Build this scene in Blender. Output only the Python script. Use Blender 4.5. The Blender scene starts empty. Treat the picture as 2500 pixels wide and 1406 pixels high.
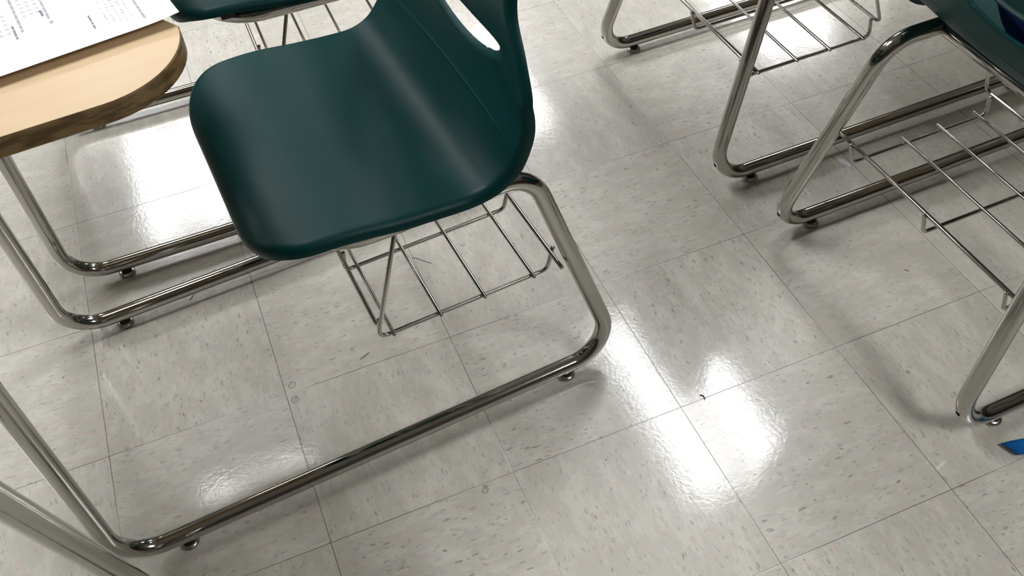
import bpy, bmesh, math, random
from mathutils import Vector, Matrix
random.seed(7)
S = bpy.context.scene
COL = S.collection
PI = math.pi

# ------------------------------------------------------------------ camera
F_PX = 2332.50401
cam_d = bpy.data.cameras.new('camera')
cam_d.sensor_width = 36.0
cam_d.lens = F_PX / 2500.0 * 36.0
cam_d.clip_start = 0.02
cam = bpy.data.objects.new('camera', cam_d)
COL.objects.link(cam)
RT = Vector((0.92475902, -0.37639016, -0.0561355))
DN = Vector((-0.31781482, -0.68271732, -0.65794438))
FW = Vector((0.20931911, 0.62628069, -0.75097137))
M = Matrix((( RT[0], -DN[0], -FW[0], -0.839635662),
            ( RT[1], -DN[1], -FW[1], -1.98105244),
            ( RT[2], -DN[2], -FW[2], 1.35322814),
            (0, 0, 0, 1)))
cam.matrix_world = M
S.camera = cam

# ------------------------------------------------------------------ world, exposure
w = bpy.data.worlds.new('world'); S.world = w; w.use_nodes = True
bg = w.node_tree.nodes['Background']
bg.inputs[0].default_value = (0.8, 0.86, 1.0, 1); bg.inputs[1].default_value = 0.05
vs = S.view_settings
vs.view_transform = 'Standard'; vs.look = 'None'; vs.gamma = 1.0
vs.use_curve_mapping = False
vs.exposure = 0.47
LAMP, LENS = 19.0, 10.0          # radiance of the two lamp bands and of the lens of each ceiling light

# ------------------------------------------------------------------ materials
def mat(name, col, rough=0.5, metal=0.0, spec=0.5, coat=0.0, coat_rough=0.1):
    m = bpy.data.materials.new(name); m.use_nodes = True
    b = m.node_tree.nodes['Principled BSDF']
    b.inputs['Base Color'].default_value = (*col, 1)
    b.inputs['Roughness'].default_value = rough
    b.inputs['Metallic'].default_value = metal
    b.inputs['Specular IOR Level'].default_value = spec
    b.inputs['Coat Weight'].default_value = coat
    b.inputs['Coat Roughness'].default_value = coat_rough
    return m
class G:
    """small node-graph helper"""
    def __init__(s, m): s.t = m.node_tree; s.n = s.t.nodes; s.b = s.n['Principled BSDF']
    def node(s, typ, **kw):
        x = s.n.new(typ)
        for k, v in kw.items(): setattr(x, k, v)
        return x
    def link(s, a, b): s.t.links.new(a, b)
    def put(s, sock, v):
        if hasattr(v, 'links') or isinstance(v, bpy.types.NodeSocket): s.link(v, sock)
        else: sock.default_value = v
    def math(s, op, a, b=None, c=None, clamp=False):
        x = s.node('ShaderNodeMath', operation=op, use_clamp=clamp)
        for i, v in enumerate((a, b, c)):
            if v is not None: s.put(x.inputs[i], v)
        return x.outputs[0]
    def vmath(s, op, a, b=None):
        x = s.node('ShaderNodeVectorMath', operation=op)
        s.put(x.inputs[0], a)
        if b is not None: s.put(x.inputs[1], b)
        return x.outputs[0]
    def comb(s, a, b, c=0.0):
        x = s.node('ShaderNodeCombineXYZ')
        for i, v in enumerate((a, b, c)): s.put(x.inputs[i], v)
        return x.outputs[0]
    def mix(s, f, a, b):
        x = s.node('ShaderNodeMix', data_type='RGBA')
        s.put(x.inputs[0], f)
        for sock, v in ((x.inputs[6], a), (x.inputs[7], b)):
            s.put(sock, (*v, 1) if isinstance(v, tuple) and len(v) == 3 else v)
        return x.outputs[2]
    def mixf(s, f, a, b):
        x = s.node('ShaderNodeMix', data_type='FLOAT')
        s.put(x.inputs[0], f); s.put(x.inputs[2], a); s.put(x.inputs[3], b)
        return x.outputs[0]
    def step(s, v, lo, hi):
        x = s.node('ShaderNodeMapRange', interpolation_type='SMOOTHSTEP')
        s.put(x.inputs[0], v); x.inputs[1].default_value = lo; x.inputs[2].default_value = hi
        return x.outputs[0]
    def noise(s, vec, scale, detail=2.0, rough=0.5):
        x = s.node('ShaderNodeTexNoise'); s.link(vec, x.inputs['Vector'])
        x.inputs['Scale'].default_value = scale; x.inputs['Detail'].default_value = detail
        x.inputs['Roughness'].default_value = rough
        return x.outputs[0]
    def noisec(s, vec, scale, detail=2.0):
        x = s.node('ShaderNodeTexNoise'); s.link(vec, x.inputs['Vector'])
        x.inputs['Scale'].default_value = scale; x.inputs['Detail'].default_value = detail
        return x.outputs[1]
    def voro(s, vec, scale, rnd=1.0):
        x = s.node('ShaderNodeTexVoronoi'); s.link(vec, x.inputs['Vector'])
        x.inputs['Scale'].default_value = scale; x.inputs['Randomness'].default_value = rnd
        return x.outputs['Distance'], x.outputs['Color']
    def obj(s):
        return s.node('ShaderNodeTexCoord').outputs['Object']
    def bump(s, h, strength, dist=0.001, normal=None):
        x = s.node('ShaderNodeBump'); x.inputs['Strength'].default_value = strength
        x.inputs['Distance'].default_value = dist; s.link(h, x.inputs['Height'])
        if normal is not None: s.link(normal, x.inputs['Normal'])
        return x.outputs[0]

TILE = 0.3048
def floor_material():
    m = mat('vinyl_tile', (0.6, 0.58, 0.53), rough=0.30, spec=0.5, coat=0.68, coat_rough=0.085)
    g = G(m); P = g.obj()
    sep = g.node('ShaderNodeSeparateXYZ'); g.link(P, sep.inputs[0])
    X, Y = sep.outputs[0], sep.outputs[1]
    u = g.math('DIVIDE', X, TILE); v = g.math('DIVIDE', Y, TILE)
    iu = g.math('FLOOR', u); iv = g.math('FLOOR', v)
    fu = g.math('SUBTRACT', u, iu); fv = g.math('SUBTRACT', v, iv)
    par = g.math('FLOORED_MODULO', g.math('ADD', iu, iv), 2.0)          # 0: grain along x, 1: along y
    wn = g.node('ShaderNodeTexWhiteNoise', noise_dimensions='2D'); g.link(g.comb(iu, iv), wn.inputs['Vector'])
    off = g.vmath('SCALE', wn.outputs['Color']); off.node.inputs['Scale'].default_value = 13.0
    along = g.mixf(par, fu, fv); across = g.mixf(par, fv, fu)
    q = g.vmath('ADD', g.comb(along, across), off)                       # tile units, grain along q.x
    warp = g.vmath('SUBTRACT', g.noisec(q, 14.0, 2.0), (0.5, 0.5, 0.5))
    wsc = g.vmath('MULTIPLY', warp, (0.045, 0.030, 0.0))
    warp2 = g.vmath('SUBTRACT', g.noisec(q, 55.0, 3.0), (0.5, 0.5, 0.5))
    qw = g.vmath('ADD', g.vmath('ADD', q, wsc), g.vmath('MULTIPLY', warp2, (0.022, 0.020, 0.0)))
    def squeeze(vec, a, b): return g.vmath('MULTIPLY', vec, (a, b, 1.0))
    col = (0.605, 0.585, 0.535)
    # broad tone differences of the marbling
    n1 = g.noise(squeeze(qw, 5.0, 11.0), 1.0, 3.0)
    c = g.mix(g.step(n1, 0.40, 0.66), (0.578, 0.560, 0.487), (0.655, 0.634, 0.560))
    n2 = g.noise(squeeze(qw, 7.0, 16.0), 1.3, 2.0)
    c = g.mix(g.math('MULTIPLY', g.step(n2, 0.52, 0.66), 0.7), c, (0.620, 0.540, 0.490))   # pinkish
    n3 = g.noise(squeeze(qw, 6.0, 15.0), 1.9, 2.0)
    c = g.mix(g.math('MULTIPLY', g.step(n3, 0.55, 0.68), 0.55), c, (0.520, 0.530, 0.490))    # grey green
    # chips : light, then grey, then dark
    def chips(a, b, rad, keep, strength, colr, salt):
        nonlocal c
        vec = g.vmath('ADD', squeeze(qw, a, b), (salt, salt * 1.7, 0.0))
        d, cc = g.voro(vec, 1.0)
        r = g.node('ShaderNodeSeparateColor'); g.link(cc, r.inputs[0])
        on = g.math('GREATER_THAN', r.outputs[0], keep)
        size = g.math('MULTIPLY', g.math('ADD', g.math('MULTIPLY', r.outputs[1], 0.8), 0.45), rad)
        inside = g.math('SUBTRACT', 1.0, g.step(g.math('SUBTRACT', d, size), -0.03, 0.03))
        f = g.math('MULTIPLY', g.math('MULTIPLY', inside, on), g.math('MULTIPLY', g.math('ADD', g.math('MULTIPLY', r.outputs[2], 0.7), 0.4), strength), clamp=True)
        c = g.mix(f, c, colr)
    chips(14.0, 36.0, 0.42, 0.40, 0.42, (0.70, 0.685, 0.61), 3.0)
    chips(16.0, 40.0, 0.36, 0.50, 0.55, (0.48, 0.47, 0.41), 9.0)
    chips(20.0, 58.0, 0.28, 0.58, 0.75, (0.39, 0.385, 0.34), 17.0)
    chips(15.0, 46.0, 0.24, 0.76, 0.85, (0.31, 0.305, 0.26), 31.0)
    chips(11.0, 26.0, 0.19, 0.88, 0.7, (0.27, 0.255, 0.20), 43.0)
    chips(20.0, 26.0, 0.16, 0.90, 0.8, (0.42, 0.33, 0.27), 57.0)
    # dirt specks and scuffs in room space
    d, cc = g.voro(P, 26.0); r = g.node('ShaderNodeSeparateColor'); g.link(cc, r.inputs[0])
    sp = g.math('MULTIPLY', g.math('LESS_THAN', d, 0.036), g.math('GREATER_THAN', r.outputs[0], 0.72))
    c = g.mix(g.math('MULTIPLY', sp, 0.8), c, (0.05, 0.045, 0.04))
    # dried drip rings
    for (sx, sy, rr) in ((-0.9000, -0.8991, 0.0065), (-0.9025, -0.9313, 0.0065), (-0.6632, -1.2314, 0.005), (0.0789, -1.3139, 0.0028)):
        dd = g.vmath('DISTANCE', g.vmath('ADD', P, g.vmath('MULTIPLY', g.vmath('SUBTRACT', g.noisec(P, 90.0), (0.5,0.5,0.5)), (0.006, 0.006, 0.0))), (sx, sy, 0.0))
        dd = dd.node.outputs['Value']
        ring = g.math('SUBTRACT', 1.0, g.step(g.math('ABSOLUTE', g.math('SUBTRACT', dd, rr)), 0.0004, 0.0016))
        c = g.mix(g.math('MULTIPLY', ring, 0.6), c, (0.16, 0.15, 0.11))
        disc = g.math('LESS_THAN', dd, rr)
        c = g.mix(g.math('MULTIPLY', disc, 0.25), c, (0.25, 0.24, 0.19))
    # seams between the tiles
    eu = g.math('MINIMUM', fu, g.math('SUBTRACT', 1.0, fu)); ev = g.math('MINIMUM', fv, g.math('SUBTRACT', 1.0, fv))
    e = g.math('MULTIPLY', g.math('MINIMUM', eu, ev), TILE)
    wob = g.math('MULTIPLY', g.noise(P, 60.0, 1.0), 0.0004)
    seam = g.math('SUBTRACT', 1.0, g.step(e, 0.00022, 0.00085))
    g.link(wob, seam.node.inputs[1]) if False else None
    vis = g.step(g.noise(P, 3.1, 2.0), 0.30, 0.55)
    seamf = g.math('MULTIPLY', seam, g.math('ADD', g.math('MULTIPLY', vis, 0.6), 0.36))
    c = g.mix(seamf, c, (0.07, 0.06, 0.045))
    g.link(c, g.b.inputs['Base Color'])
    # waxed, slightly uneven surface
    h1 = g.noise(P, 150.0, 3.0, 0.6); h2 = g.noise(P, 28.0, 2.0); h3 = g.noise(P, 7.0, 1.0)
    h = g.math('ADD', g.math('MULTIPLY', h1, 0.36), g.math('ADD', g.math('MULTIPLY', h2, 0.30), g.math('MULTIPLY', h3, 0.25)))
    h = g.math('SUBTRACT', h, g.math('MULTIPLY', seam, 0.25))
    bn = g.bump(h, 0.5, 0.00066)
    g.link(bn, g.b.inputs['Normal']); g.link(bn, g.b.inputs['Coat Normal'])
    rr = g.mixf(g.noise(P, 11.0, 3.0), 0.050, 0.075)
    g.link(rr, g.b.inputs['Coat Roughness'])
    return m

def chrome_material(name, rough, col=(0.62, 0.605, 0.57)):
    m = mat(name, col, rough=rough, metal=1.0)
    g = G(m); P = g.obj()
    n = g.noise(P, 35.0, 3.0)
    g.link(g.mixf(n, rough * 0.6, rough * 1.5), g.b.inputs['Roughness'])
    s = g.noise(g.vmath('MULTIPLY', P, (1.0, 1.0, 1.0)), 260.0, 2.0)
    g.link(g.bump(s, 0.03, 0.0002), g.b.inputs['Normal'])
    return m

def plastic_material():
    m = mat('teal_green_plastic', (0.001, 0.038, 0.037), rough=0.40, spec=0.2)
    g = G(m); P = g.obj()
    c = g.mix(g.noise(P, 6.0, 2.0), (0.0007, 0.034, 0.035), (0.0015, 0.042, 0.039))
    g.link(c, g.b.inputs['Base Color'])
    h = g.noise(P, 900.0, 2.0)
    g.link(g.bump(h, 0.45, 0.0003), g.b.inputs['Normal'])
    return m

def laminate_material():
    m = mat('tan_laminate', (0.75, 0.56, 0.32), rough=0.38, spec=0.4)
    g = G(m); P = g.obj()
    c = g.mix(g.noise(g.vmath('MULTIPLY', P, (1.0, 7.0, 1.0)), 9.0, 3.0), (0.70, 0.51, 0.29), (0.78, 0.585, 0.36))
    g.link(c, g.b.inputs['Base Color'])
    return m

def edge_material():
    m = mat('brown_edge_band', (0.20, 0.12, 0.045), rough=0.42, spec=0.4)
    g = G(m); P = g.obj()
    n = g.noise(g.vmath('MULTIPLY', P, (14.0, 14.0, 60.0)), 2.2, 4.0, 0.65)
    c = g.mix(g.step(n, 0.35, 0.62), (0.12, 0.07, 0.024), (0.27, 0.175, 0.07))
    g.link(c, g.b.inputs['Base Color'])
    return m

MFLOOR = floor_material()
CHROME = chrome_material('nickel_chrome_tube', 0.10, (0.50, 0.485, 0.455))
WIRE = chrome_material('bright_wire', 0.20, (0.47, 0.45, 0.42))
GLIDE = mat('glide_nickel', (0.55, 0.52, 0.47), rough=0.25, metal=1.0)
BLACK = mat('black_rubber', (0.010, 0.010, 0.010), rough=0.6)
HOLE = mat('black_hole', (0.004, 0.004, 0.004), rough=0.9, spec=0.1)
GREEN = plastic_material()
TAN = laminate_material()
EDGE = edge_material()
PAPER = mat('white_paper', (0.90, 0.91, 0.94), rough=0.7, spec=0.3)
INK = mat('grey_ink', (0.46, 0.46, 0.50), rough=0.8, spec=0.2)
INK_LIGHT = mat('pale_grey_ink', (0.66, 0.66, 0.71), rough=0.8, spec=0.2)
INK_DARK = mat('dark_ink', (0.30, 0.30, 0.33), rough=0.8, spec=0.2)
BLUE = mat('blue_cloth', (0.004, 0.11, 0.36), rough=0.75, spec=0.2)
NAVY = mat('navy_cloth', (0.025, 0.07, 0.27), rough=0.8, spec=0.2)
RED = mat('red_piping', (0.28, 0.012, 0.02), rough=0.6)
WALL = mat('dark_wall_for_reflections', (0.075, 0.055, 0.04), rough=0.6)  # made dark to stand in for dark surroundings mirrored in the chrome
CEIL = mat('ceiling_panel', (0.30, 0.295, 0.28), rough=0.9)
WHITE_METAL = mat('white_enamel', (0.75, 0.75, 0.74), rough=0.4)
def emit(name, col, k):
    m = bpy.data.materials.new(name); m.use_nodes = True
    b = m.node_tree.nodes['Principled BSDF']
    b.inputs['Base Color'].default_value = (0.8, 0.8, 0.8, 1)
    b.inputs['Emission Color'].default_value = (*col, 1); b.inputs['Emission Strength'].default_value = k
    return m
LAMPM = emit('fluorescent_lamp', (0.985, 0.985, 1.0), LAMP)
LENSM = emit('lamp_lens', (0.985, 0.985, 1.0), LENS)

# ------------------------------------------------------------------ mesh helpers
def link_mesh(name, bm, mats, parent=None, smooth=True):
    me = bpy.data.meshes.new(name)
    bmesh.ops.recalc_face_normals(bm, faces=bm.faces)
    bm.to_mesh(me); bm.free()
    for m in (mats if isinstance(mats, (list, tuple)) else [mats]): me.materials.append(m)
    if smooth:
        for p in me.polygons: p.use_smooth = True
    o = bpy.data.objects.new(name, me); COL.objects.link(o)
    if parent is not None: o.parent = parent
    return o

def fillet(pts, radii, seg=12):
    """round the corners of a polyline; radii[i] belongs to pts[i]"""
    out = [Vector(pts[0])]
    for i in range(1, len(pts) - 1):
        p, a, b = Vector(pts[i]), Vector(pts[i-1]), Vector(pts[i+1])
        r = radii[i] if isinstance(radii, (list, tuple)) else radii
        da, db = (a - p).normalized(), (b - p).normalized()
        ang = da.angle(db)
        if r <= 0 or abs(ang - PI) < 1e-3: out.append(p); continue
        t = r / math.tan(ang / 2)
        pa, pb = p + da * t, p + db * t
        ctr = p + (da + db).normalized() * (r / math.sin(ang / 2))
        va, vb = pa - ctr, pb - ctr
        tot = va.angle(vb); ax = va.cross(vb).normalized()
        for k in range(seg + 1):
            out.append(ctr + Matrix.Rotation(tot * k / seg, 3, ax) @ va)
    out.append(Vector(pts[-1]))
    return out

def tube(bm, path, r, n=20, caps=True, mi=0, squash=None):
    T = []
    for i in range(len(path)):
        a = path[max(i-1, 0)]; b = path[min(i+1, len(path)-1)]
        T.append((b - a).normalized())
    up = Vector((0, 0, 1)) if abs(T[0].z) < 0.9 else Vector((1, 0, 0))
    N = (up - T[0] * up.dot(T[0])).normalized()
    rings = []
    for i, p in enumerate(path):
        if i:
            q = T[i-1].rotation_difference(T[i]); N = q @ N
            N = (N - T[i] * N.dot(T[i])).normalized()
        B = T[i].cross(N)
        rr = r(i / (len(path) - 1)) if callable(r) else r
        rings.append([bm.verts.new(p + (N * math.cos(2*PI*k/n) + B * math.sin(2*PI*k/n)) * rr) for k in range(n)])
    for a, b in zip(rings, rings[1:]):
        for k in range(n):
            f = bm.faces.new((a[k], a[(k+1) % n], b[(k+1) % n], b[k])); f.material_index = mi
    if caps:
        for ring, p, t, s in ((rings[0], path[0], T[0], -1), (rings[-1], path[-1], T[-1], 1)):
            rr = (ring[0].co - p).length
            prev = ring
            for (sc, d) in ((0.8, 0.35), (0.45, 0.55)):
                cur = [bm.verts.new(p + (v.co - p) * sc + t * s * rr * d) for v in ring]
                for k in range(n):
                    f = bm.faces.new((prev[k], prev[(k+1) % n], cur[(k+1) % n], cur[k])); f.material_index = mi
                prev = cur
            f = bm.faces.new(prev); f.material_index = mi
    return rings

def lathe(bm, prof, n=28, mi=0, at=(0, 0, 0)):
    rings = []
    for r, z in prof:
        rings.append([bm.verts.new((at[0] + r*math.cos(2*PI*k/n), at[1] + r*math.sin(2*PI*k/n), at[2] + z)) for k in range(n)])
    for a, b in zip(rings, rings[1:]):
        for k in range(n):
            f = bm.faces.new((a[k], a[(k+1) % n], b[(k+1) % n], b[k])); f.material_index = mi
    bm.faces.new(rings[0]).material_index = mi; bm.faces.new(rings[-1]).material_index = mi

def box(bm, lo, hi, mi=0):
    vs_ = [bm.verts.new((x, y, z)) for z in (lo[2], hi[2]) for y in (lo[1], hi[1]) for x in (lo[0], hi[0])]
    for q in ((0,1,3,2), (4,6,7,5), (0,4,5,1), (2,3,7,6), (0,2,6,4), (1,5,7,3)):
        bm.faces.new([vs_[i] for i in q]).material_index = mi

def empty(name, loc, rz=0.0, label=None, cat=None, group=None):
    o = bpy.data.objects.new(name, None); COL.objects.link(o)
    o.location = loc; o.rotation_euler = (0, 0, rz); o.empty_display_size = 0.1
    tag(o, label, cat, group)
    return o
def tag(o, label=None, cat=None, group=None, kind=None):
    if label: o['label'] = label
    if cat: o['category'] = cat
    if group: o['group'] = group
    if kind: o['kind'] = kind
    return o
def copy_tree(o, parent=None):
    c = o.copy(); COL.objects.link(c)
    if parent is not None: c.parent = parent
    for ch in list(o.children): copy_tree(ch, c)
    return c

# ------------------------------------------------------------------ room
RX0, RX1, RY0, RY1, RZ = -4.9, 5.9, -5.2, 5.6, 2.75
def structure(name, lo, hi, m):
    bm = bmesh.new(); box(bm, lo, hi)
    return tag(link_mesh(name, bm, m, smooth=False), kind='structure')
structure('floor', (RX0, RY0, -0.05), (RX1, RY1, 0.0), MFLOOR)
structure('ceiling', (RX0, RY0, RZ), (RX1, RY1, RZ + 0.05), CEIL)
structure('wall_left', (RX0 - 0.1, RY0, 0), (RX0, RY1, RZ), WALL)
structure('wall_right', (RX1, RY0, 0), (RX1 + 0.1, RY1, RZ), WALL)
structure('wall_back', (RX0, RY1, 0), (RX1, RY1 + 0.1, RZ), WALL)
structure('wall_front', (RX0, RY0 - 0.1, 0), (RX1, RY0, RZ), WALL)

# ceiling lights: two-lamp recessed fixtures, 0.61 x 1.22 m
def make_light():
    root = empty('ceiling_light', (0, 0, RZ))
    bm = bmesh.new()
    for lo, hi in (((-0.305, -0.61, -0.012), (-0.285, 0.61, -0.001)), ((0.285, -0.61, -0.012), (0.305, 0.61, -0.001)),
                   ((-0.285, -0.61, -0.012), (0.285, -0.59, -0.001)), ((-0.285, 0.59, -0.012), (0.285, 0.61, -0.001))):
        box(bm, lo, hi)
    link_mesh('frame', bm, WHITE_METAL, root, smooth=False)
    bm = bmesh.new(); box(bm, (-0.285, -0.59, -0.008), (0.285, 0.59, -0.001))
    link_mesh('lens', bm, LENSM, root, smooth=False)
    for x in (-0.175, 0.175):
        bm = bmesh.new(); box(bm, (x - 0.062, -0.57, -0.011), (x + 0.062, 0.57, -0.0082))
        link_mesh('lamp_band', bm, LAMPM, root, smooth=False)
    return root
light0 = make_light()
first = True
ROWN = {-3: 'front-most', 0: 'front', 1: 'middle', 2: 'rear'}
xs = [(-3.65, 'far left column'), (-1.31, 'column over the desk with the paper'), (0.855, 'column over the aisle'), (3.08, 'right column')]
ys = [(-2.95, 'behind the camera'), (0.40, 'just past the desks in view'), (3.24, 'farther along the room')]
for x, xn in xs:
    for y, yn in ys:
        if (x > 3 and y < 1) or (x < 0 and y < 0): continue
        o = light0 if first else copy_tree(light0)
        first = False
        o.location = (x, y - (0.15 if (x == -1.31 and 0 < y < 1) else 0), RZ)
        tag(o, 'two-lamp ceiling light %s, %s' % (yn, xn), 'ceiling light', 'recessed ceiling lights')

# ------------------------------------------------------------------ combo desk
# local frame: origin on the floor between the rear bends, +x towards the desktop, z up
TR = 0.0140
GZ = 0.0275
YB = 0.252
ST = 0.440       # height of the seat tubes' centre line
def side_path(i, front_top_x=0.833, front_top_y=0.150):
    y = YB * i
    yt = 0.201 * i
    knee = [(0.833, 0.229 * i, 0.615)] if front_top_x > 0.8 else []
    return ([(0.60, front_top_y * i, 0.722), (front_top_x, front_top_y * i, 0.722)] + knee + [(0.833, y, GZ), (-0.027, y, GZ),
             (0.093, yt, ST), (0.435, yt, ST), (0.435, 0.0, ST)],
            [0, 0.05] + [0.05] * len(knee) + [0.072, 0.063, 0.062, 0.10, 0])

def seat_halfwidth(z, x):
    # half width of the shell as a function of position along the profile
    keys = SHELL
    return None

# profile of the shell: (x, z, half width)
SHELL = [(0.499, 0.443, 0.205), (0.4925, 0.458, 0.214), (0.472, 0.4715, 0.223), (0.434, 0.479, 0.231), (0.37, 0.4785, 0.235), (0.30, 0.469, 0.237),
         (0.245, 0.462, 0.237), (0.200, 0.459, 0.238), (0.166, 0.468, 0.242), (0.138, 0.492, 0.248), (0.115, 0.528, 0.254),
         (0.100, 0.565, 0.258), (0.093, 0.605, 0.255), (0.092, 0.65, 0.228), (0.090, 0.695, 0.192), (0.085, 0.745, 0.185),
         (0.075, 0.80, 0.198), (0.060, 0.85, 0.200), (0.046, 0.885, 0.198)]
def catmull(pts, t):
    n = len(pts) - 1
    i = min(int(t), n - 1); f = t - i
    p0, p1, p2, p3 = (pts[max(i-1, 0)], pts[i], pts[i+1], pts[min(i+2, n)])
    return [0.5 * ((2*b) + (-a + c) * f + (2*a - 5*b + 4*c - d) * f*f + (-a + 3*b - 3*c + d) * f**3) for a, b, c, d in zip(p0, p1, p2, p3)]
_fine = [catmull(SHELL, k * (len(SHELL) - 1) / 600.0) for k in range(601)]
_arc = [0.0]
for a, b in zip(_fine, _fine[1:]): _arc.append(_arc[-1] + math.hypot(b[0]-a[0], b[1]-a[1]))
LEN = _arc[-1]
def prof(s):
    s = min(max(s, 0.0), LEN)
    lo, hi = 0, 600
    while hi - lo > 1:
        mid = (lo + hi) // 2
        if _arc[mid] <= s: lo = mid
        else: hi = mid
    f = (s - _arc[lo]) / max(_arc[hi] - _arc[lo], 1e-9)
    p = [a + (b - a) * f for a, b in zip(_fine[lo], _fine[hi])]
    a, b = _fine[max(lo-2, 0)], _fine[min(hi+2, 600)]
    tx, tz = b[0]-a[0], b[1]-a[1]; L = math.hypot(tx, tz)
    return p[0], p[1], p[2], (-tz / L * -1, -tx / L)      # x, z, half width, normal (towards the sitter)
R_FRONT, R_TOP = 0.098, 0.07
def outline(s):
    """half width of the outline, corners rounded"""
    x, z, W, _ = prof(s)
    if s < R_FRONT:
        d = R_FRONT - s; return W - R_FRONT + math.sqrt(max(R_FRONT**2 - d**2, 0)) + 0.0
    if s > LEN - R_TOP:
        d = s - (LEN - R_TOP); return W - R_TOP + math.sqrt(max(R_TOP**2 - d**2, 0))
    return W
# hand hole in the back
def s_of_z(z):
    return next(_arc[k] for k in range(601) if _fine[k][1] >= z and _fine[k][0] < 0.2)
HS0, HS1 = s_of_z(0.568), s_of_z(0.606)
SRIDGE = s_of_z(0.517)
HSC, HSR, HW, HK = (HS0 + HS1) / 2, (HS1 - HS0) / 2, 0.137, 1.35
def hole_f(s, y):
    s = s - HK * y * y
    return (abs((s - HSC) / HSR) ** 2.3 + abs(y / HW) ** 2.3) ** (1 / 2.3)
def shell_point(s, y):
    x, z, W, nrm = prof(s)
    wl = outline(s)
    # distance to the rim in the unrolled sheet
    d = wl - abs(y)
    if s < R_FRONT:
        c = W - R_FRONT
        if abs(y) > c:
            d = R_FRONT - math.hypot(abs(y) - c, R_FRONT - s)
        else: d = s
    elif s > LEN - R_TOP:
        c = W - R_TOP
        d = R_TOP - math.hypot(abs(y) - c, s - (LEN - R_TOP)) if abs(y) > c else LEN - s
    d = max(d, 0.0)
    rho = 0.013
    roll = 0.0
    if d < rho: roll = rho - math.sqrt(max(rho*rho - (rho - d)**2, 0))
    roll = roll * 1.05
    # dish: seat hollow and hip wings
    t = (y / W)
    if x > 0.30: dk = 0.006
    elif z < 0.50: dk = 0.006 + 0.005 * min(1.0, (0.30 - x) / 0.12)
    elif z < 0.60: dk = 0.011 + 0.021 * (z - 0.50) / 0.10
    else: dk = 0.032 - 0.016 * min(1.0, (z - 0.60) / 0.12)
    dish = dk * (abs(t) ** 2.0)
    fold = 1.0
    if s < 0.05: fold = s / 0.05
    off = dish * fold - roll
    if abs(s - SRIDGE) < 0.006: off += 0.0009 * math.exp(-((s - SRIDGE) / 0.0016) ** 2) * max(0.0, 1 - (abs(t) / 0.85) ** 6)
    # rolled lip around the hand hole
    h = hole_f(s, y)
    if h < 1.35: off -= 0.006 * max(0.0, (1.35 - h) / 0.35) ** 2
    return Vector((x + nrm[0] * off, y, z + nrm[1] * off))

def make_shell(parent):
    bm = bmesh.new()
    # rows, dense at both ends and at the hole
    rows = []
    s = 0.0
    while s < LEN:
        rows.append(s)
        near_end = min(s, LEN - s)
        step = 0.0022 if near_end < 0.022 else (0.005 if near_end < 0.12 or abs(s - HSC) < 0.05 else 0.0085)
        if -0.035 < s - HSC < 0.075: step = 0.003
        if abs(s - SRIDGE) < 0.008: step = min(step, 0.0011)
        s += step
    rows.append(LEN)
    nu = 90
    # columns, dense at the rims
    us = []
    for k in range(nu + 1):
        t = -1 + 2 * k / nu
        us.append(math.copysign(1 - (1 - abs(t)) ** 1.35, t))
    grid = []; dom = {}
    for s in rows:
        wl = outline(s); row = []
        for uu in us:
            v = bm.verts.new((s, uu * wl, 0)); row.append(v)
        grid.append(row)
    for a, b in zip(grid, grid[1:]):
        for k in range(nu): bm.faces.new((a[k], a[k+1], b[k+1], b[k]))
    kill = [f for f in bm.faces if all(hole_f(v.co.x, v.co.y) < 1.0 for v in f.verts)]
    edge_v = set()
    ks = set(kill)
    for f in kill:
        for v in f.verts:
            if any(g_ not in ks for g_ in v.link_faces): edge_v.add(v)
    bmesh.ops.delete(bm, geom=kill, context='FACES')
    for v in edge_v:
        if not v.is_valid: continue
        h = hole_f(v.co.x, v.co.y)
        if h > 1e-4:
            sp = v.co.x - HSC - HK * v.co.y ** 2; v.co.y = v.co.y / h; v.co.x = HSC + sp / h + HK * v.co.y ** 2
    for v in bm.verts: v.co = shell_point(v.co.x, v.co.y)
    o = link_mesh('seat_shell', bm, GREEN, parent)
    md = o.modifiers.new('thickness', 'SOLIDIFY'); md.thickness = 0.0055; md.offset = 0.0
    bv = o.modifiers.new('edge', 'BEVEL'); bv.width = 0.0015; bv.segments = 2; bv.limit_method = 'ANGLE'; bv.angle_limit = math.radians(50)
    return o

def rounded_outline(x0, x1, hw, r_back, r_front, n=14, belly=0.0, yc=-0.04):
    pts = []
    for cx, cy, r, a0 in ((x0 + r_back, -hw + r_back, r_back, PI), (x1 - r_front, -hw + r_front, r_front, 1.5*PI),
                          (x1 - r_front, hw - r_front, r_front, 0.0), (x0 + r_back, hw - r_back, r_back, 0.5*PI)):
        for k in range(n + 1):
            a = a0 + 0.5 * PI * k / n
            pts.append((cx + r*math.cos(a), cy + r*math.sin(a)))
    # shallow curve of the edge that faces the sitter
    m_ = []
    N = 16
    ylo, yhi = -hw + r_back, hw - r_back
    for k in range(1, N):
        y = yhi + (ylo - yhi) * k / N
        t = (y) / (hw - r_back)
        m_.append((x0 + belly * (1 - t*t), y))
    return [(x, y + yc) for x, y in pts + m_]

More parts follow.
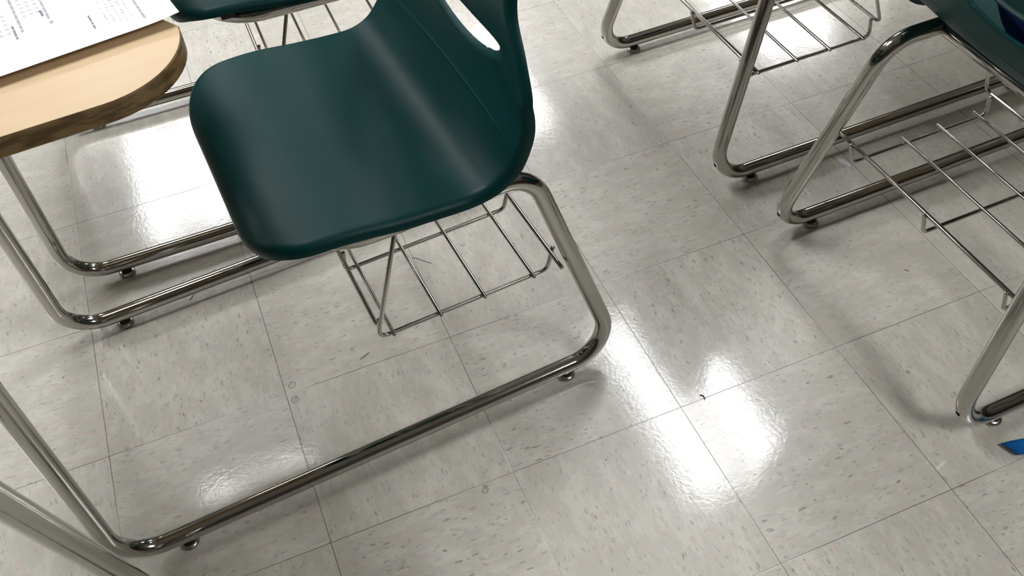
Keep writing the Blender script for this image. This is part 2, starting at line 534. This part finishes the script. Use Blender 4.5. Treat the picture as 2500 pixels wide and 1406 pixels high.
def slab(bm, pts, z0, z1, bev=0.0, mi_side=0, mi_top=0):
    n = len(pts)
    cx = sum(p[0] for p in pts) / n; cy = sum(p[1] for p in pts) / n
    def ring(z, ins):
        out = []
        for i, p in enumerate(pts):
            a = pts[i-1]; b = pts[(i+1) % n]
            tx, ty = b[0]-a[0], b[1]-a[1]; L = math.hypot(tx, ty)
            nx, ny = ty / L, -tx / L
            out.append(bm.verts.new((p[0] - nx*ins, p[1] - ny*ins, z)))
        return out
    R = [ring(z0, bev), ring(z0 + bev, 0), ring(z1 - bev, 0), ring(z1, bev)]
    for a, b in zip(R, R[1:]):
        for k in range(n):
            bm.faces.new((a[k], a[(k+1) % n], b[(k+1) % n], b[k])).material_index = mi_side
    bm.faces.new(R[0]).material_index = mi_side
    bm.faces.new(R[-1]).material_index = mi_top

TOPZ = 0.760
def make_desktop(parent, x0=0.476, x1=0.955, hw=0.256, yc=-0.0465):
    pts = rounded_outline(x0, x1, hw, 0.105, 0.06, belly=0.045, yc=yc)
    bm = bmesh.new(); slab(bm, pts, TOPZ - 0.0240, TOPZ - 0.0012, 0.0008)
    band = link_mesh('desktop', bm, EDGE, parent, smooth=False)
    band['label'] = 'brown edged board of the desktop'
    bm = bmesh.new()
    ins = rounded_outline(x0 + 0.0012, x1 - 0.0012, hw - 0.0012, 0.1038, 0.0588, belly=0.045, yc=yc)
    slab(bm, ins, TOPZ - 0.0011, TOPZ, 0.0003)
    o = link_mesh('laminate_surface', bm, TAN, band, smooth=False)
    o['label'] = 'light tan laminate writing surface'
    return band

def make_desk(name='combo_desk', front_top_x=0.833, front_top_y=0.150, shell=True, top=dict()):
    root = empty(name, (0, 0, 0))
    for i in (1, -1):
        pts, rad = side_path(i, front_top_x, front_top_y)
        bm = bmesh.new(); path = fillet(pts, rad, 14); path[-1] = path[-1] + Vector((0, 0.0001 * i, 0))
        tube(bm, path, TR, 24)
        fr = link_mesh('side_frame', bm, CHROME, root)
        # vent hole punched in the rear bend
        bm = bmesh.new()
        c0 = Vector((-0.004 - 0.0022, YB * i * 0.9995, 0.0635)); n0 = Vector((-0.93, 0.0, -0.28)).normalized()
        # find the point of the bend that faces back and down
        best = min(path, key=lambda p: (p - Vector((0.0, YB * i, 0.072))).length)
        c0 = best + Vector((-0.985, 0.0, -0.17)).normalized() * (TR - 0.0012)
        q = n0.to_track_quat('Z', 'Y').to_matrix()
        ring = [bm.verts.new(c0 + q @ Vector((0.0042 * math.cos(2*PI*k/16), 0.0042 * math.sin(2*PI*k/16), 0.0016))) for k in range(16)]
        ring2 = [bm.verts.new(v.co - q @ Vector((0, 0, 0.004))) for v in ring]
        bm.faces.new(ring); bm.faces.new(ring2)
        for k in range(16): bm.faces.new((ring[k], ring[(k+1) % 16], ring2[(k+1) % 16], ring2[k]))
        h = link_mesh('vent_hole', bm, HOLE, fr, smooth=False); h['label'] = 'small dark hole in the rear bend'
        for x in (0.071, 0.738):
            bm = bmesh.new()
            lathe(bm, [(0.0085, 0.0165), (0.0085, 0.009), (0.0115, 0.0065)], 24, at=(x, YB * i, 0))
            g_ = link_mesh('glide', bm, BLACK, root)
            bm = bmesh.new()
            lathe(bm, [(0.0118, 0.0075), (0.0148, 0.0055), (0.0158, 0.0032), (0.0152, 0.0012), (0.0125, 0.0002)], 28, at=(x, YB * i, 0))
            d_ = link_mesh('glide_cap', bm, GLIDE, g_); d_['label'] = 'round nickel foot disc'
    # cross bar between the seat tubes
    bm = bmesh.new(); tube(bm, [Vector((0.192, -0.188, ST - 0.002)), Vector((0.192, 0, ST - 0.002)), Vector((0.192, 0.188, ST - 0.002))], 0.0110, 20)
    link_mesh('cross_bar', bm, CHROME, root)
    bm = bmesh.new(); tube(bm, [Vector((0.68, -0.140, 0.722)), Vector((0.68, 0.140, 0.722))], 0.010, 16)
    link_mesh('desktop_cross_bar', bm, CHROME, root)
    # brackets under the desktop and the seat
    for yy in (-0.150, 0.150):
        bm = bmesh.new()
        box(bm, (0.62, yy - 0.018, 0.7340), (0.65, yy + 0.018, TOPZ - 0.0238))
        link_mesh('desktop_bracket', bm, CHROME, root, smooth=False)
    for yy in (-0.198, 0.198):
        for xx, zt in ((0.27, 0.458), (0.40, 0.474)):
            bm = bmesh.new(); box(bm, (xx - 0.012, yy - 0.012, ST + 0.010), (xx + 0.012, yy + 0.012, zt))
            link_mesh('seat_mount', bm, BLACK, root, smooth=False)
    if shell: make_shell(root)
    make_desktop(root, **top)
    # book basket
    ZB = 0.250; WR = 0.0035
    bm = bmesh.new()
    hang = fillet([(0.298, -0.19, ST - 0.012), (0.359, -0.205, ZB), (0.359, 0.205, ZB), (0.298, 0.19, ST - 0.012)], [0, 0.014, 0.014, 0], 8)
    tube(bm, hang, WR, 12)
    tube(bm, [Vector((0.062, -0.229, ZB)), Vector((0.062, 0.229, ZB))], WR, 12)
    basket = link_mesh('book_basket', bm, WIRE, root)
    ZL = 0.2085
    for yy in (-0.186, 0.026, 0.186):
        bm = bmesh.new()
        e0, e1 = 0.055, 0.357
        if yy == 0.0: e0, e1 = 0.055, 0.357
        path = fillet([(e0 + 0.0, yy, ZB + 0.004), (e0 + 0.012, yy, ZL), (0.358, yy, ZL), (0.3525, yy, ZB - 0.001)], [0, 0.012, 0.012, 0], 8)
        tube(bm, path, WR, 12)
        link_mesh('long_rail', bm, WIRE, basket)
    for xx in (0.095, 0.182, 0.258, 0.337):
        bm = bmesh.new()
        tube(bm, [Vector((xx, -0.197, ZL + 0.0062)), Vector((xx, 0.197, ZL + 0.0062))], 0.0031, 12)
        link_mesh('cross_wire', bm, WIRE, basket)
    return root

D_BACK, D_X = PI + 0.075, (-0.401, -0.822)
desk = make_desk()
desk.location = (D_X[0], D_X[1], 0); desk.rotation_euler = (0, 0, D_BACK)
grp = 'tubular student combo desks'
tag(desk, 'combo student desk in the middle with whole green seat and paper on its tan desktop', 'desk', grp)
for loc, rz, lab in (((-0.400, -0.238), PI + 0.006, 'combo student desk behind the middle one, only seat edge, basket and runners showing'),
                     ((0.020, -0.5285), 0.018, 'combo student desk at upper right, wire basket above a bright reflection, seat out of frame'),
                     ((0.065, -1.195), 0.018, 'combo student desk at right edge with back of green seat and long wire basket')):
    o = copy_tree(desk); o.location = (loc[0], loc[1], 0); o.rotation_euler = (0, 0, rz)
    tag(o, lab, 'desk', grp)
    for b in o.children:
        for c in b.children:
            if c.name.startswith('long_rail') and abs(c.data.vertices[0].co.y) < 0.06: c.location.y -= 0.030   # middle rail sits nearer the centre
near = make_desk('combo_desk', front_top_x=0.664, front_top_y=0.235, top=dict(x0=0.36, x1=0.74, hw=0.2, yc=0.02))
near.location = (-1.362, -2.1205, 0); near.rotation_euler = (0, 0, PI / 2)
tag(near, 'combo student desk nearest the camera, only one slanting tube seen at lower left', 'desk', grp)

# ------------------------------------------------------------------ paper on the desktop
def make_paper():
    # local: +x towards the head of the page, +y towards the near edge of the desk (reading direction)
    Lx, Ly = 0.2794, 0.2159
    def surf(x, y):
        # lies on the desktop, near long edge curled up a little
        t = max(0.0, (y - (Ly - 0.085)) / 0.085)
        z = 0.0005 + 0.0085 * t ** 1.7
        h = max(0.0, (x - 0.23) / 0.05)
        z += 0.003 * h * h
        return z
    bm = bmesh.new()
    nx, ny = 28, 26
    top = [[bm.verts.new((Lx*i/nx, Ly*j/ny, surf(Lx*i/nx, Ly*j/ny) + 0.0002)) for j in range(ny+1)] for i in range(nx+1)]
    bot = [[bm.verts.new((Lx*i/nx, Ly*j/ny, surf(Lx*i/nx, Ly*j/ny))) for j in range(ny+1)] for i in range(nx+1)]
    for i in range(nx):
        for j in range(ny):
            bm.faces.new((top[i][j], top[i+1][j], top[i+1][j+1], top[i][j+1]))
            bm.faces.new((bot[i][j], bot[i][j+1], bot[i+1][j+1], bot[i+1][j]))
    for i in range(nx):
        bm.faces.new((top[i][0], bot[i][0], bot[i+1][0], top[i+1][0])); bm.faces.new((top[i][ny], top[i+1][ny], bot[i+1][ny], bot[i][ny]))
    for j in range(ny):
        bm.faces.new((top[0][j], top[0][j+1], bot[0][j+1], bot[0][j])); bm.faces.new((top[nx][j], bot[nx][j], bot[nx][j+1], top[nx][j+1]))
    def mark(x, y, wx, wy, mi):
        # printed mark following the sheet
        n = max(1, int(wy / 0.006))
        prev = None
        for k in range(n + 1):
            yy = y + wy * k / n
            a = bm.verts.new((x, yy, surf(x, yy) + 0.00032)); b = bm.verts.new((x + wx, yy, surf(x + wx, yy) + 0.00032))
            if prev: bm.faces.new((prev[0], prev[1], b, a)).material_index = mi
            prev = (a, b)
    rnd = random.Random(3)
    def blob(x, y, r, mi):
        vs_ = []
        for k in range(9):
            a = 2*PI*k/9; rr = r * rnd.uniform(0.8, 1.2)
            px, py = x + rr*math.cos(a), y + rr*math.sin(a)
            vs_.append(bm.verts.new((px, py, surf(px, py) + 0.00032)))
        bm.faces.new(vs_).material_index = mi
    def textline(x, y0, y1, mi=1, h=0.0026):
        # words of uneven length along +y
        y = y0
        while y < y1:
            wlen = min(rnd.uniform(0.006, 0.017), y1 - y)
            mark(x, y, h, wlen, mi); y += wlen + 0.0014
    P_ = dict(Lx=Lx, Ly=Ly)
    # head line of the page at right, then the small answer grid and its caption
    textline(0.243, 0.06, 0.196, 1); 
    for r_ in range(5):
        for c_ in range(9):
            if rnd.random() < 0.85: blob(0.207 + r_*0.0066, 0.118 + c_*0.0072 + r_*0.002, 0.0015, rnd.choice((2, 2, 1)))
    textline(0.190, 0.140, 0.177, 3, 0.0022)
    # body
    textline(0.150, 0.02, 0.120, 1, 0.0026); textline(0.150, 0.124, 0.130, 1, 0.004)
    textline(0.145, 0.094, 0.108, 3, 0.0030)
    for r_ in range(3):
        for c_ in range(5): blob(0.128 + r_*0.008, 0.055 + c_*0.010, 0.0026, 2)
    textline(0.118, 0.02, 0.128, 1, 0.0030); textline(0.110, 0.108, 0.140, 3, 0.0026)
    for r_ in range(3):
        for c_ in range(5): blob(0.088 + r_*0.0085, 0.080 + c_*0.0105, 0.0028, 2)
    textline(0.076, 0.05, 0.163, 2, 0.0028); textline(0.068, 0.02, 0.150, 1, 0.0026)
    textline(0.064, 0.153, 0.166, 3, 0.0036)
    textline(0.057, 0.02, 0.184, 2, 0.0028); textline(0.050, 0.03, 0.188, 2, 0.0028)
    textline(0.043, 0.05, 0.190, 2, 0.0028); textline(0.035, 0.05, 0.130, 2, 0.0028); textline(0.034, 0.140, 0.182, 3, 0.0034)
    textline(0.026, 0.05, 0.130, 3, 0.0030)
    textline(0.018, 0.05, 0.170, 2, 0.003); textline(0.014, 0.160, 0.190, 1, 0.005); textline(0.006, 0.04, 0.150, 2, 0.003)
    for f in bm.faces: pass
    me = bpy.data.meshes.new('answer_sheet'); bm.to_mesh(me); bm.free()
    for m in (PAPER, INK, INK_LIGHT, INK_DARK): me.materials.append(m)
    o = bpy.data.objects.new('answer_sheet', me); COL.objects.link(o)
    return o
paper = make_paper()
# local +x -> world +x-ish, local +y -> world -y : mirror-free placement needs a half turn about x, so build with a rotation
ang = math.radians(9.0)
PC = Vector((-0.8620, -0.9565))          # corner (head, near edge)
ex = Vector((math.cos(ang), math.sin(ang))); ey = Vector((math.sin(ang), -math.cos(ang)))
for v in paper.data.vertices:
    x, y, z = v.co
    p = PC + ex * (x - 0.2794) + ey * (y - 0.2159)
    v.co = (p.x + 0.95, p.y + 0.86, z)
paper.location = (-0.95, -0.86, TOPZ + 0.0003)
paper.data.flip_normals()
tag(paper, 'white printed answer sheet lying on the tan desktop at upper left', 'paper')

# ------------------------------------------------------------------ blue things at the right
def make_strap():
    bm = bmesh.new()
    # folded flat strap: runs along +x from its cut end, lies on the floor and lifts towards the right
    n = 26
    rows = []
    for k in range(n + 1):
        x = 0.34 * k / n
        z = 0.004 + 0.003 * math.exp(-((x - 0.03) / 0.03) ** 2) + 0.05 * max(0, (x - 0.12) / 0.22) ** 2
        half = 0.0095 + 0.002 * math.sin(x * 60)
        skew = -0.020 * max(0, 1 - k / 2.2)
        yc = 0.012 * math.sin(x * 14)
        row = []
        for j in range(9):
            t = -1 + j / 4
            row.append(bm.verts.new((x + 0.018 * (t + 1) / 2 * max(0, 1 - k / 5) * -1 + 0.018, yc + half * t, z + 0.0035 * (1 - t*t) + 0.0008 * math.sin(j * 2.1 + k))))
        rows.append(row)
    for a, b in zip(rows, rows[1:]):
        for j in range(8): bm.faces.new((a[j], a[j+1], b[j+1], b[j]))
    o = link_mesh('strap', bm, BLUE)
    md = o.modifiers.new('thickness', 'SOLIDIFY'); md.thickness = 0.003; md.offset = -1
    return o
strap = make_strap()
strap.location = (0.1145, -1.5015, 0.0); strap.rotation_euler = (0, 0, math.radians(-22))
tag(strap, 'bright blue cloth strap end lying on the floor at the right edge', 'strap')

def make_garment():
    root = empty('garment_stand_in', (0, 0, 0))  # added pouch shape standing in for the clothing of an unseen seated student
    bm = bmesh.new()
    n, m_ = 28, 40
    rows = []
    for i in range(n + 1):
        ph = PI * i / n
        row = []
        for j in range(m_):
            th = 2 * PI * j / m_
            cx, sx = math.cos(th), math.sin(th)
            ex_ = 2.6
            rx = 0.075 * math.copysign(abs(cx) ** (2/ex_), cx) * math.sin(ph) ** 0.55
            ry = 0.150 * math.copysign(abs(sx) ** (2/ex_), sx) * math.sin(ph) ** 0.55
            z = 0.19 - 0.19 * math.cos(ph) if True else 0
            wr = 0.006 * math.sin(5*th + 7*ph) * math.sin(ph)
            row.append(bm.verts.new((rx + wr, ry + wr, z)))
        rows.append(row)
    for a, b in zip(rows[1:-1], rows[2:-1]):
        for j in range(m_): bm.faces.new((a[j], a[(j+1) % m_], b[(j+1) % m_], b[j]))
    bm.faces.new(rows[1]); bm.faces.new(rows[-2])
    bmesh.ops.delete(bm, geom=[v for v in bm.verts if not v.link_faces], context='VERTS')
    link_mesh('garment_body', bm, NAVY, root)
    bm = bmesh.new()
    pts = [Vector((-0.0790, 0.11 * math.cos(t), 0.085 + 0.045 * math.sin(t))) for t in [PI * k / 24 for k in range(25)]]
    tube(bm, pts, 0.006, 10)
    link_mesh('piping', bm, RED, root)['label'] = 'red piping'
    return root
garment = make_garment()
garment.location = (0.065 + 0.218, -1.195, 0.484); garment.rotation_euler = (0, 0, 0.018)
tag(garment, 'navy bag with red piping standing in for an unseen sitter, on the right-edge green seat, seen through its back', 'garment')

# ------------------------------------------------------------------ litter on the floor
def flat_scrap(name, pts, z, m, label, cat, loc):
    bm = bmesh.new()
    top = [bm.verts.new((p[0], p[1], z + 0.0006 * math.sin(9*i))) for i, p in enumerate(pts)]
    bot = [bm.verts.new((p[0], p[1], 0.0002)) for p in pts]
    bm.faces.new(top); bm.faces.new(bot)
    n = len(pts)
    for k in range(n): bm.faces.new((top[k], top[(k+1) % n], bot[(k+1) % n], bot[k]))
    o = link_mesh(name, bm, m, smooth=False); o.location = (loc[0], loc[1], 0)
    tag(o, label, cat); return o
def thread(name, pts, r, m, label, cat):
    c = Vector(pts[0] + (0,)) if len(pts[0]) == 2 else Vector(pts[0])
    bm = bmesh.new()
    P3 = [Vector((p[0] - c.x, p[1] - c.y, r)) for p in pts]
    # smooth it
    Q = [Vector(catmull([tuple(p) for p in P3], t * (len(P3) - 1) / 24.0)) for t in range(25)]
    tube(bm, Q, r, 8)
    o = link_mesh(name, bm, m); o.location = (c.x, c.y, 0)
    tag(o, label, cat); return o
flat_scrap('paper_scrap', [(0.0022, 0.0256), (0.0112, 0.0227), (0.0122, 0.0160), (0.0150, 0.0099), (0.0136, 0.0040), (0.0165, 0.0004), (0.0098, -0.0048),
            (0.0066, 0.0020), (0.0046, 0.0075), (0.0018, 0.0130), (0.0000, 0.0210)], 0.0016, PAPER,
           'torn white paper scrap on the floor behind the right-edge desk', 'paper scrap', (0.2853, -0.8372))
thread('hair', [(-0.6097, -0.6971), (-0.6012, -0.7047), (-0.5953, -0.7123), (-0.581, -0.7274)], 0.00055, BLACK,
       'short dark hair on the floor beneath the middle basket', 'hair')
thread('thread', [(-1.0284, -0.5914), (-1.0243, -0.6048), (-1.0270, -0.6120), (-1.0348, -0.6205)], 0.0005, BLACK,
       'curled dark thread on the floor just past the long runner at left', 'thread')
thread('pencil_lead', [(0.2178, -1.1201), (0.2206, -1.1230), (0.2233, -1.126)], 0.0006, BLACK,
       'tiny black pencil lead bit on the open floor under the right basket', 'pencil lead')
thread('thread', [(-0.264, -1.2112), (-0.2606, -1.2137), (-0.2600, -1.2175), (-0.2613, -1.2217)], 0.0009, BLACK,
       'small hooked grey thread between the two bright reflections in the aisle', 'thread')
thread('pencil_lead', [(-0.7731, -0.8948), (-0.7640, -0.8910), (-0.7547, -0.8871)], 0.0005, BLACK,
       'thin dark pencil lead on the floor left below the middle basket corner', 'pencil lead')
# material stain positions are set in floor_material
